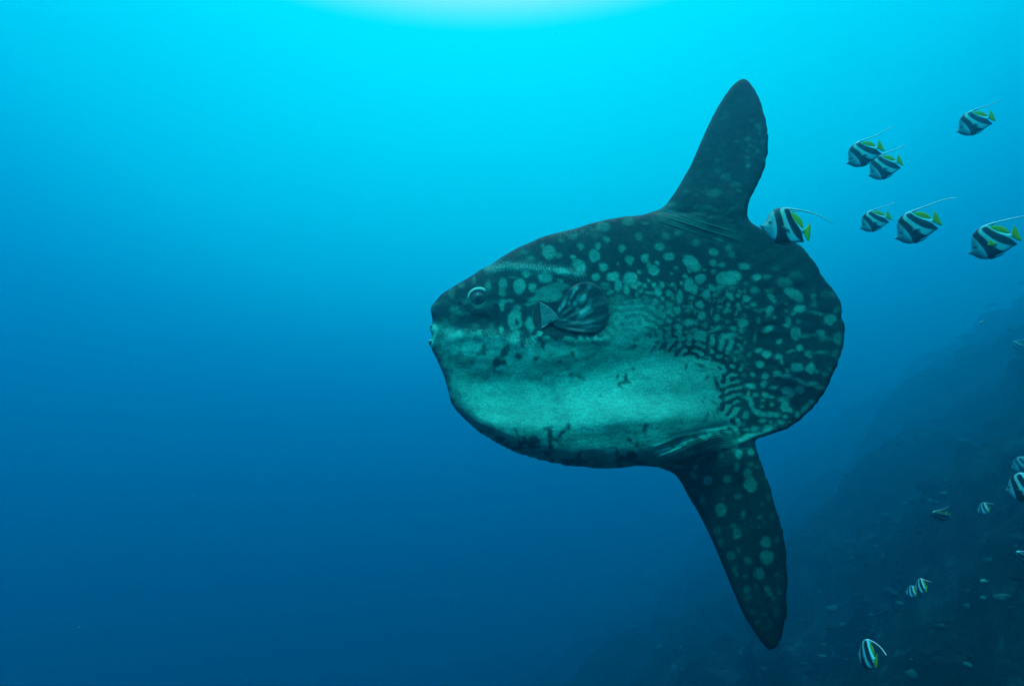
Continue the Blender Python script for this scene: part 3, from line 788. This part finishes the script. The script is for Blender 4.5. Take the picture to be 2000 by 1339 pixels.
# ---- eyes: dark ball in a pale skin ring
m_eye, t, b = new_mat('eye_surface', 0.38, 0.3)
eyr = attr(t, 'radial')
ec = rampn(t, eyr, [(0.0, (.004, .007, .010)), (0.34, (.006, .012, .016)), (0.42, (.035, .06, .065)), (0.75, (.02, .04, .05)), (0.9, (.05, .085, .085)), (1.0, (.02, .03, .03))])
t.links.new(mixc(t, 1.0, ec, rampn(t, noise(t, 120, 3, .7), [(0.3, (.5, .5, .5)), (0.7, (1.6, 1.6, 1.6))]), 'MULTIPLY'), b.inputs['Base Color'])
m_rim, t, b = new_mat('eye_rim_skin', 0.5, 0.4)
t.links.new(rampn(t, noise(t, 60, 3), [(0.3, (.25, .50, .44)), (0.7, (.40, .70, .60))]), b.inputs['Base Color'])
def eye(c, side):
    er_ = 18.5 * PX
    Vb, Qb = ball(0, 0, 0, er_, er_ * 0.62, er_, 40, 24)
    rad = np.clip(np.hypot(Vb[:, 0], Vb[:, 2]) / er_, 0, 1)
    e = mesh_np('eye', Vb, Qb, m_eye, sunfish, {'radial': rad})
    e.location = c
    # eyelid ring, thicker and paler above
    n_, k_ = 48, 8
    Vt, Qt = [], []
    for i in range(n_):
        th = 2 * math.pi * i / n_
        up = 0.5 + 0.5 * math.sin(th + 0.25)
        rr = er_ * (1.07 + 0.03 * math.sin(3 * th))
        tk = (1.6 + 3.4 * up ** 2.0) * PX
        for j in range(k_):
            ph = 2 * math.pi * j / k_
            q = rr + tk * math.cos(ph)
            Vt.append((q * math.cos(th), -side * er_ * 0.22 + tk * 1.3 * math.sin(ph), q * math.sin(th)))
            Qt.append((i * k_ + j, ((i + 1) % n_) * k_ + j, ((i + 1) % n_) * k_ + (j + 1) % k_, i * k_ + (j + 1) % k_))
    r_ = mesh_np('eyelid', np.array(Vt), np.array(Qt), m_rim, e)
    return e
ce = on_fish(935.5, 584.5, 0.0)[0]
eye(Vector(ce) + Vector((0, 0.006, 0)), 1)
ce2 = ce.copy(); ce2[1] = 2 * (MD - ORG[1]) - ce[1]
eye(Vector(ce2) - Vector((0, 0.006, 0)), -1)

# ---- gill opening flap and fan-shaped pectoral fin
m_fin, t, b = new_mat('sunfish_fin', 0.45, 0.35)
ray = attr(t, 'ray')
spn = attr(t, 'spot')
c = mixc(t, spn, (.008, .034, .038), (.08, .50, .44))
c = mixc(t, 1.0, c, rampn(t, noise(t, 120, 4, .65), [(0.3, (.55, .55, .55)), (0.7, (1.45, 1.45, 1.45))]), 'MULTIPLY')
t.links.new(c, b.inputs['Base Color'])
K7 = (1000, 520, 8.37)
FANP = [(655, 935), (690, 830), (745, 700), (810, 560), (880, 440), (960, 350), (1060, 290), (1160, 262), (1270, 262), (1370, 300), (1450, 370), (1515, 470), (1555, 590), (1572, 710), (1560, 830), (1520, 930), (1460, 1010), (1390, 1065), (1280, 1082), (1150, 1080), (1000, 1060), (860, 1035), (740, 1005)]
fan = catmull([(K7[0] + p[0] / K7[2], K7[1] + p[1] / K7[2]) for p in FANP], 3)
root = np.array([K7[0] + 640 / K7[2], K7[1] + 960 / K7[2]])
Xf, Yf, Qf, rf, df = sheet(fan, 1.1)
ang = np.arctan2(-(Yf - root[1]), Xf - root[0])
rr = np.hypot(Xf - root[0], Yf - root[1])
tt_ = np.clip(rr / 100, 0, 1)
rays_ = np.sin(ang * 20 + 0.5 + 0.8 * vnoise(ang * 3, rr / 40, 5))
lift = 3 + 13 * tt_ * (0.5 + 0.5 * np.sin(np.clip(ang, 0, 1.2) * 1.6)) + 0.8 * rays_ * (0.4 + 1.2 * vnoise(Xf / 9, Yf / 9, 8)) * sstep(0.15, 0.5, tt_) * (1 - 0.4 * sstep(.8, 1, tt_)) - 5 * sstep(0.75, 1.05, tt_)
flank = on_fish(Xf, Yf, 0.0)
hq = lambda l: np.stack(at_y(Xf, Yf, flank[:, 1] + ORG[1] - l * PX), 1) - ORG
th_ = 1.3 * np.clip(df / 3, 0, 1) + 0.0
th_[rf] = 0
Vn, Qn, fr = two_sided(Xf, Yf, Qf, rf, hq(lift + th_), hq(lift - th_))
FSP = sc([(1060,360,30,14,.9,-60),(1000,450,16,70,.8,18),(935,600,24,34,.9),(965,520,14,50,.7,14),(1080,500,40,60,.6,20),(1030,605,34,34,.75),(1070,690,28,26,.8),(845,610,22,100,.85,22),(775,700,20,40,.8),(1160,540,46,90,.75,25),
          (1260,330,30,50,.5,30),(1190,720,110,46,.75,-45),(1150,800,100,36,.7,-30),(1270,590,40,60,.5,35),(1250,910,130,20,.4,-15),(1300,980,140,18,.4,-5),(1250,760,70,30,.6,-25),(880,880,120,9,.8,8),(1390,850,90,9,.35,-22),(900,260,60,8,.4)], K7)
spt = blobs(Xf, Yf, FSP, 2.4) * (0.5 + 0.9 * fbm(Xf / 6, Yf / 6, 9, 3)) * (0.75 + 0.25 * rays_)
edg = 0.5 * (1 - sstep(0, 1.6, df)) * (Xf > 1145)
spt = np.clip(np.maximum(spt, edg * 0.6), 0, 1)
pf = mesh_np('pectoral_fin', Vn, Qn, m_fin, sunfish, {'ray': np.concatenate([rays_, rays_[fr]]), 'spot': np.concatenate([spt, spt[fr]])})
# far-side pectoral fin
pf2 = pf.copy()
pf2.data = pf.data.copy()
pf2.name = 'pectoral_fin.001'
co = np.empty(len(pf2.data.vertices) * 3, np.float32)
pf2.data.vertices.foreach_get('co', co)
co = co.reshape(-1, 3)
co[:, 1] = 2 * (MD - ORG[1]) - co[:, 1]
pf2.data.vertices.foreach_set('co', co.ravel())
pf2.data.flip_normals()
COL.objects.link(pf2)
# gill opening: dark slit behind a pale membrane flap with a raised pale lip
m_slit, t, b = new_mat('gill_slit', 0.7, 0.2)
b.inputs['Base Color'].default_value = (.012, .03, .036, 1)
m_flap, t, b = new_mat('gill_membrane', 0.45, 0.4)
t.links.new(rampn(t, noise(t, 110, 4, .7), [(0.3, (.012, .06, .062)), (0.7, (.045, .22, .21))]), b.inputs['Base Color'])
def patch(name, pts, liftf, mat, th=0.8):
    pl_ = catmull([(K7[0] + p[0] / K7[2], K7[1] + p[1] / K7[2]) for p in pts], 3)
    X_, Y_, Q_, r_, d_ = sheet(pl_, 1.0)
    fl_ = on_fish(X_, Y_, 0.0)
    l_ = liftf(X_, Y_)
    tk = th * np.clip(d_ / 1.5, 0, 1)
    tk[r_] = 0
    f_ = lambda s: np.stack(at_y(X_, Y_, fl_[:, 1] + ORG[1] - (l_ + s * tk) * PX), 1) - ORG
    V_, QQ_, _ = two_sided(X_, Y_, Q_, r_, f_(1), f_(-1))
    return mesh_np(name, V_, QQ_, mat, sunfish)
patch('gill_slit', [(455, 578), (395, 620), (352, 700), (338, 800), (350, 900), (385, 970), (440, 1000), (495, 1004), (520, 900), (500, 700), (480, 600)], lambda x, y: 1.0 + 0 * x, m_slit, 0.5)
patch('gill_membrane', [(452, 584), (500, 600), (570, 640), (640, 690), (700, 750), (760, 820), (740, 880), (660, 912), (580, 950), (520, 996), (486, 1003), (474, 900), (466, 780), (456, 670)],
      lambda x, y: 2.2 + 4.6 * np.clip((x - 1054) / 26, 0, 1) ** 0.8, m_flap)
def lip(name, pts, rad, mat, lf):
    pl_ = catmull([(K7[0] + p[0] / K7[2], K7[1] + p[1] / K7[2]) for p in pts], 4, closed=False)
    P3 = on_fish(pl_[:, 0], pl_[:, 1], lf * PX)
    n_ = len(P3)
    rd = [rad * PX * (0.35 + 0.65 * math.sin(math.pi * (i + .5) / n_)) for i in range(n_)]
    V_, Q_ = tube(P3, rd, 6)
    return mesh_np(name, V_, Q_, mat, sunfish)
lip('gill_lip', [(455, 576), (400, 612), (355, 690), (336, 790), (345, 900), (378, 968), (435, 1006), (500, 1012)], 0.7, m_flap, 1.6)
lip('fin_fold', [(486, 1003), (560, 960), (640, 905), (700, 885), (790, 900), (870, 915), (960, 935)], 0.9, m_rim, 5)
lip('gill_lip', [(450, 566), (490, 570), (540, 590), (580, 604)], 1.1, m_slit, 2.2)
# beak-like lips
for nm, u_, v_, ln in (('upper_lip', 846.5, 641.5, 7.5), ('lower_lip', 844.0, 671.0, 9.0)):
    p0 = np.array(at_y(u_, v_, MD)) - ORG
    Vb, Qb = ball(0, 0, 0, 5.5 * PX, 30 * PX, ln * PX * 0.55, 20, 12)
    o_ = mesh_np(nm, Vb, Qb, m_rim, sunfish)
    o_.location = Vector(p0) + Vector((-0.3 * PX, 0, 0))

# ------------------------------------------------------------------ bannerfish
# one fish surveyed at 7.41x: snout left, head tipped 20 degrees down; brought level for the model
BS = 7.41
TH = R(19.6)
def bl(pts, n=3, closed=True):
    return catmull([(p[0], p[1]) for p in pts], n, closed)
B_OUT = [(56, 668), (78, 652), (96, 632), (108, 600), (116, 550), (118, 500), (128, 450), (150, 408), (190, 368), (240, 330), (290, 302), (330, 290), (362, 300), (392, 322), (430, 352), (480, 378), (540, 398), (600, 412), (640, 418), (668, 424),
         (672, 446), (660, 466), (668, 500), (700, 530), (716, 552), (706, 568), (660, 590), (610, 622), (560, 652), (500, 678), (440, 702), (390, 728), (340, 746), (290, 754), (240, 750), (195, 738), (150, 716), (115, 694), (92, 682), (70, 680)]
B_DF = [(372, 318), (400, 310), (440, 303), (490, 303), (545, 312), (590, 335), (620, 365), (634, 395), (630, 412), (600, 414), (540, 400), (480, 384), (420, 352)]
B_TF = [(652, 418), (672, 380), (690, 338), (700, 300), (716, 322), (738, 362), (756, 408), (770, 460), (780, 516), (750, 514), (715, 496), (680, 474), (660, 458), (648, 436)]
S1 = [(150, 400), (190, 362), (240, 322), (262, 315), (238, 345), (222, 380), (240, 420), (290, 468), (345, 530), (400, 585), (460, 628), (530, 655), (560, 660), (520, 700), (440, 722), (390, 740), (340, 760), (326, 700), (305, 645), (272, 590), (232, 535), (190, 482), (160, 440)]
S2 = [(288, 345), (310, 330), (345, 318), (385, 350), (430, 380), (500, 418), (570, 448), (625, 480), (665, 505), (716, 552), (690, 562), (640, 566), (585, 556), (520, 536), (450, 500), (385, 452), (335, 408), (300, 375)]
EYM = [(128, 610), (118, 585), (130, 560), (160, 552), (195, 560), (205, 590), (195, 620), (160, 630)]
DRS = [(400, 318), (520, 318), (600, 370), (560, 400)]
SNT = [(70, 650), (100, 625), (130, 612), (118, 640), (90, 668)]
fm, tf, bf = new_mat('bannerfish_skin', 0.42, 0.4)
blk, yel = attr(tf, 'black'), attr(tf, 'yellow')
cw = rampn(tf, noise(tf, 160, 3, .6), [(0.3, (.10, .44, .52)), (0.7, (.16, .62, .70))])
cc_ = mixc(tf, blk, cw, (.006, .012, .022))
cc_ = mixc(tf, yel, cc_, (.42, .46, .02))
tf.links.new(cc_, bf.inputs['Base Color'])
bump(tf, bf, noise(tf, 420, 2), 0.3, 0.0006)
m_yf, t, b = new_mat('yellow_fin', 0.5, 0.3)
ry = attr(t, 'fray')
t.links.new(mixc(t, ry, (.34, .50, .010), (.52, .75, .02)), b.inputs['Base Color'])
tr_ = t.nodes.new('ShaderNodeBsdfTranslucent')
tr_.inputs[0].default_value = (.42, .52, .02, 1)
mx_ = t.nodes.new('ShaderNodeMixShader')
mx_.inputs[0].default_value = 0.45
t.links.new(b.outputs[0], mx_.inputs[1]); t.links.new(tr_.outputs[0], mx_.inputs[2])
t.links.new(mx_.outputs[0], t.nodes['Material Output'].inputs[0])
m_fil, t, b = new_mat('white_filament', 0.45, 0.4)
b.inputs['Base Color'].default_value = (.62, .74, .76, 1)
m_pale, t, b = new_mat('clear_fin', 0.5, 0.2)
b.inputs['Base Color'].default_value = (.05, .14, .17, 1)
m_bey, t, b = new_mat('fish_eye', 0.1, 0.7)
b.inputs['Base Color'].default_value = (.006, .010, .014, 1)
U = PX / BS
BC = (390.0, 545.0)
def lev(x, y):
    dx, dy = (np.asarray(x, float) - BC[0]) * U, -(np.asarray(y, float) - BC[1]) * U
    c_, s_ = math.cos(-TH), math.sin(-TH)
    return 0.86 * (dx * c_ - dy * s_), dx * s_ + dy * c_      # x along the fish, z up
def pm(poly, x, y, soft, grow=0):
    p = catmull(poly, 3)
    d, _, _ = nearest(p, x, y)
    s = np.where(inside(p, x, y), d, -d) + grow
    return sstep(-soft, soft, s)
def flat_part(name, outline, sp, thick, mat, parent, attrf=None, prof=None):
    p = bl(outline)
    X_, Y_, Q_, r_, d_ = sheet(p, sp)
    hh = (thick * np.sqrt(1 - (1 - np.clip(d_ / 40.0, 0, 1)) ** 2) if prof is None else prof(X_, Y_, d_)) * U
    hh[r_] = 0
    lx, lz = lev(X_, Y_)
    V_, QQ_, fr_ = two_sided(X_, Y_, Q_, r_, np.stack([lx, -hh, lz], 1), np.stack([lx, hh, lz], 1))
    at = {}
    if attrf:
        for k_, v_ in attrf(X_, Y_, d_).items():
            at[k_] = np.concatenate([v_, v_[fr_]])
    return mesh_np(name, V_, QQ_, mat, parent, at)
def body_prof(x, y, d):
    s = np.sqrt(1 - (1 - np.clip(d / 150.0, 0, 1)) ** 2)
    hd = 1 - 0.55 * sstep(430, 700, x)
    return (10 * np.clip(d / 10, 0, 1) + 50 * s * hd * (0.72 + 0.28 * gaus(x - 290, 170))) * sstep(0, 6, d) ** 0.5 + 3 * gaus(np.hypot(x - 163, y - 592), 20)
def body_attr(x, y, d):
    bk = np.maximum(pm(S1, x, y, 9, 9), pm(S2, x, y, 9, 7))
    bk = np.maximum(bk, 0.75 * pm(EYM, x, y, 14))
    bk = np.maximum(bk, 0.35 * pm(SNT, x, y, 8))
    bk = np.maximum(bk, 0.58 * (1 - sstep(170, 300, x - 0.35 * (y - 600))))
    bk = np.maximum(bk, 0.5 * (1 - sstep(2, 14, d)) * sstep(560, 640, x) * sstep(560, 600, y))
    ye = 0.55 * pm([(222, 380), (245, 372), (300, 440), (380, 520), (470, 600), (440, 600), (340, 520), (262, 440)], x, y, 16) * (1 - bk)
    return {'black': bk, 'yellow': ye}
def fray(x, y, d):
    a = np.arctan2(y - 440, x - 600)
    return {'fray': 0.5 + 0.5 * np.sin(a * 40)}
def filament(parent, pts, r0=16.0):
    pp = catmull(pts, 5, closed=False)
    lx, lz = lev(pp[:, 0], pp[:, 1])
    n_ = len(pp)
    P3 = np.stack([lx, 0 * lx, lz], 1)
    rd = [max(r0 * (1 - i / n_) ** 0.8, 6.5) * U for i in range(n_)]
    V_, Q_ = tube(P3, rd, 6)
    return mesh_np('dorsal_filament', V_, Q_, m_fil, parent)
FILS = {
 'straight': [(262, 345), (290, 318), (340, 302), (430, 276), (540, 245), (680, 205), (810, 168), (920, 150), (1040, 142)],
 'short': [(262, 345), (290, 320), (340, 300), (420, 272), (540, 240), (680, 205), (800, 165), (880, 128)],
 'long': [(262, 345), (290, 318), (340, 300), (440, 268), (560, 244), (700, 215), (850, 190), (980, 175), (1160, 168)],
 'droop': [(262, 345), (300, 312), (400, 270), (520, 225), (650, 188), (780, 165), (900, 155), (1010, 160)],
 'kinked': [(262, 345), (300, 310), (370, 290), (490, 262), (640, 225), (780, 178), (920, 120), (980, 85)],
}
def make_banner(fil, pect):
    root = thing('bannerfish', 'x', 'fish', (0, 0, 0))
    flat_part('body', B_OUT, 11, 0, fm, root, body_attr, body_prof)
    flat_part('dorsal_fin', B_DF, 13, 7, m_yf, root, fray)
    flat_part('tail_fin', B_TF, 13, 7, m_yf, root, fray)
    filament(root, FILS[fil])
    # white sail joining the filament to the back
    flat_part('dorsal_sail', [(255, 350), (290, 316), (345, 298), (430, 276), (500, 258), (440, 290), (395, 318), (340, 330), (290, 350)], 12, 5, m_fil, root)
    # black pelvic fins folded under the belly
    m_blk = bpy.data.materials.get('black_fin')
    if not m_blk:
        m_blk, t_, b_ = new_mat('black_fin', 0.5, 0.3)
        b_.inputs['Base Color'].default_value = (.008, .014, .022, 1)
    for sgn in (-1, 1):
        pv = flat_part('pelvic_fin', [(300, 742), (350, 738), (420, 716), (500, 690), (560, 668), (500, 704), (430, 728), (360, 752)], 13, 6, m_blk, root)
        pv.location = (0, sgn * 8 * U, 0)
        Vb, Qb = ball(0, 0, 0, 17 * U, 8 * U, 17 * U, 16, 10)
        ey = mesh_np('eye', Vb, Qb, m_bey, root)
        ex, ez = lev(163, 592)
        ey.location = (float(ex), sgn * 42 * U, float(ez))
        pc = flat_part('pectoral_fin', [(330, 560), (360, 530), (390, 490), (410, 520), (440, 530), (470, 545), (420, 575), (370, 580)] if pect else [(330, 560), (370, 545), (420, 545), (465, 560), (420, 580), (370, 580)], 12, 4, m_yf if pect else m_pale, root, fray)
        pc.location = (0, sgn * 62 * U, 0)
    return root
def copy_thing(src):
    r = src.copy()
    COL.objects.link(r)
    for ch in list(src.children):
        c_ = ch.copy()
        COL.objects.link(c_)
        c_.parent = r
    return r
# snout-to-tail middle (photograph), apparent length, nose-down angle, turn away from side-on, metres ahead, filament
SCHOOL = [
 (1902, 243, 80, 15, 4, 3.25, 'short', 0, 'striped bannerfish highest and farthest right, alone near the top right corner'),
 (1686, 303, 76, 20, 2, 3.30, 'kinked', 0, 'striped bannerfish above and overlapping another, white filament trailing up right'),
 (1726, 329, 70, 19, 2, 3.60, 'short', 0, 'striped bannerfish half hidden behind the upper one of an overlapping pair'),
 (1531, 447, 108, -9, 24, 2.45, 'droop', 0, "striped bannerfish nibbling the sunfish's back just behind its upper fin"),
 (1707, 434, 64, 18, 3, 3.55, 'short', 0, 'smaller striped bannerfish left in the row of three to the right of the sunfish'),
 (1788, 447, 93, 20, 0, 2.85, 'straight', 0, 'striped bannerfish in the middle of the row of three, long filament over its tail'),
 (1937, 476, 106, 17, -4, 2.55, 'long', 1, 'largest striped bannerfish with a yellow fin on its side, right end of the row'),
 (1998, 955, 96, 0, -38, 2.9, 'straight', 0, 'large striped bannerfish cut off by the right edge, in front of the dark reef'),
 (1838, 1008, 27, 56, -36, 4.6, 'kinked', 0, 'small bannerfish diving nose down over the reef, thin filament rising behind it'),
 (1798, 1146, 44, -12, -58, 4.2, 'short', 0, 'small bannerfish low over the dark reef, above the lowest one'),
 (1694, 1281, 84, -8, -66, 3.3, 'droop', 0, 'lowest bannerfish, turned away and nose up near the bottom edge'),
 (1920, 994, 38, -16, -52, 8.5, 'short', 0, 'tiny pale bannerfish to the right of the nose-down one, over the reef'),
 (1996, 909, 48, 8, 0, 9.0, 'short', 0, 'faint bannerfish at the right edge just above the large cut-off one'),
 (2004, 1092, 46, 42, -42, 3.8, 'short', 0, 'bannerfish fragment at the right edge below the large cut-off one'),
 (1779, 1156, 34, -20, -55, 7.8, 'short', 0, 'faint tiny bannerfish left of and behind the small low one'),
 (1986, 676, 32, 20, -40, 11.0, 'kinked', 0, 'faint distant bannerfish against the hazy upper reef at the right edge'),
]
protos = {}
for (u_, v_, ln, dn, yw, dep, fil, pect, lab) in SCHOOL:
    key = (fil, pect)
    if key not in protos:
        o = protos[key] = make_banner(fil, pect)
    else:
        o = copy_thing(protos[key])
    p = at_y(float(u_), float(v_), dep)
    true_len = 99.0 * 0.86 * PX                        # snout to tail-fin tip of the model
    AZ = math.degrees(math.atan2(p[0], p[1]))
    app = ln / F * (p[1] * CP + p[2] * SP) * math.cos(R(AZ))
    s_ = app / true_len / math.cos(R(dn)) * 0.97
    o.location = p
    vr = 1.03 + 0.10 * ((u_ * 7 + v_ * 3) % 10) / 10
    o.scale = (s_, s_, s_ * vr)
    o.rotation_mode = 'ZYX'
    o.rotation_euler = (0, 0, 0)
    m_ = Matrix.Rotation(R(-dn), 4, 'Y') @ Matrix.Rotation(R(yw - AZ), 4, 'Z')
    o.rotation_mode = 'XYZ'
    o.rotation_euler = m_.to_euler('XYZ')
    o['label'] = lab
    o['group'] = 'bannerfish schooling beside the sunfish and over the reef'
# one small dull reef fish near the lower right
def small_fish(u_, v_, ln, dep, lab, dn):
    root = thing('reef_fish', lab, 'fish', at_y(float(u_), float(v_), dep), 'small dull fish over the reef', (0, R(-dn), 0))
    m_df = bpy.data.materials.get('dull_fish_skin')
    if not m_df:
        m_df, t_, b_ = new_mat('dull_fish_skin', 0.5, 0.3)
        b_.inputs['Base Color'].default_value = (.10, .22, .20, 1)
    L_ = ln / F * dep / CP
    Vb, Qb = ball(0, 0, 0, L_ * .42, L_ * .09, L_ * .2, 16, 10)
    Vb[:, 2] *= 1 - 0.35 * np.clip(Vb[:, 0] / (L_ * .42), 0, 1)
    mesh_np('body', Vb, Qb, m_df, root)
    th2 = L_ * .012
    tv = [(L_ * .36, 0, 0), (L_ * .56, 0, L_ * .15), (L_ * .52, 0, 0), (L_ * .56, 0, -L_ * .15)]
    Vt = np.array([(a, s * th2, c_) for s in (-1, 1) for a, _, c_ in tv])
    Qt = np.array([(0, 1, 2, 3), (7, 6, 5, 4), (0, 4, 5, 1), (1, 5, 6, 2), (2, 6, 7, 3), (3, 7, 4, 0)])
    mesh_np('tail_fin', Vt, Qt, m_df, root, smooth=False)
    dv = [(-L_ * .2, 0, L_ * .14), (0, 0, L_ * .26), (L_ * .2, 0, L_ * .2), (L_ * .3, 0, L_ * .06)]
    Vt = np.array([(a, s * th2, c_) for s in (-1, 1) for a, _, c_ in dv])
    mesh_np('dorsal_fin', Vt, Qt, m_df, root, smooth=False)
small_fish(1921, 1134, 16, 4.4, 'small plain pale green fish close above the dark reef, lower right', 0)
small_fish(1917, 630, 14, 6.5, 'tiny pale fish blurred by haze in front of the upper reef', 30)
# drifting specks in the water
g = np.random.default_rng(77)
def specks():
    Vs, Fs = [], []
    k = 0
    pts = [(380, 969, 2.6, .0042), (643, 37, 3.0, .004), (22, 262, 1.9, .0035), (196, 1040, 2.4, .003), (480, 1326, 2.2, .003)]
    for _ in range(300):
        pts.append((g.uniform(-150, 2150), g.uniform(-100, 1450), g.uniform(0.9, 6.0), g.uniform(.0005, .0016)))
    for (a, b_, d_, r_) in pts:
        p_ = np.array(at_y(a, b_, d_), float)
        rot = g.normal(size=(3, 3))
        q_, _ = np.linalg.qr(rot)
        V_ = (iv * np.array([1, .35, .22]) * r_ * (0.6 + 0.8 * g.random((len(iv), 1)))) @ q_ + p_
        Vs.append(V_)
        Fs.append(ifc + k)
        k += len(iv)
    m_, t_, b_ = new_mat('drifting_flake', 0.7, 0.2)
    b_.inputs['Base Color'].default_value = (.22, .40, .38, 1)
    o_ = mesh_np('drifting_specks', np.vstack(Vs), np.vstack(Fs), m_)
    o_['kind'] = 'stuff'
    o_['label'] = 'tiny flakes and specks drifting in the water'
    o_['category'] = 'plankton'
specks()
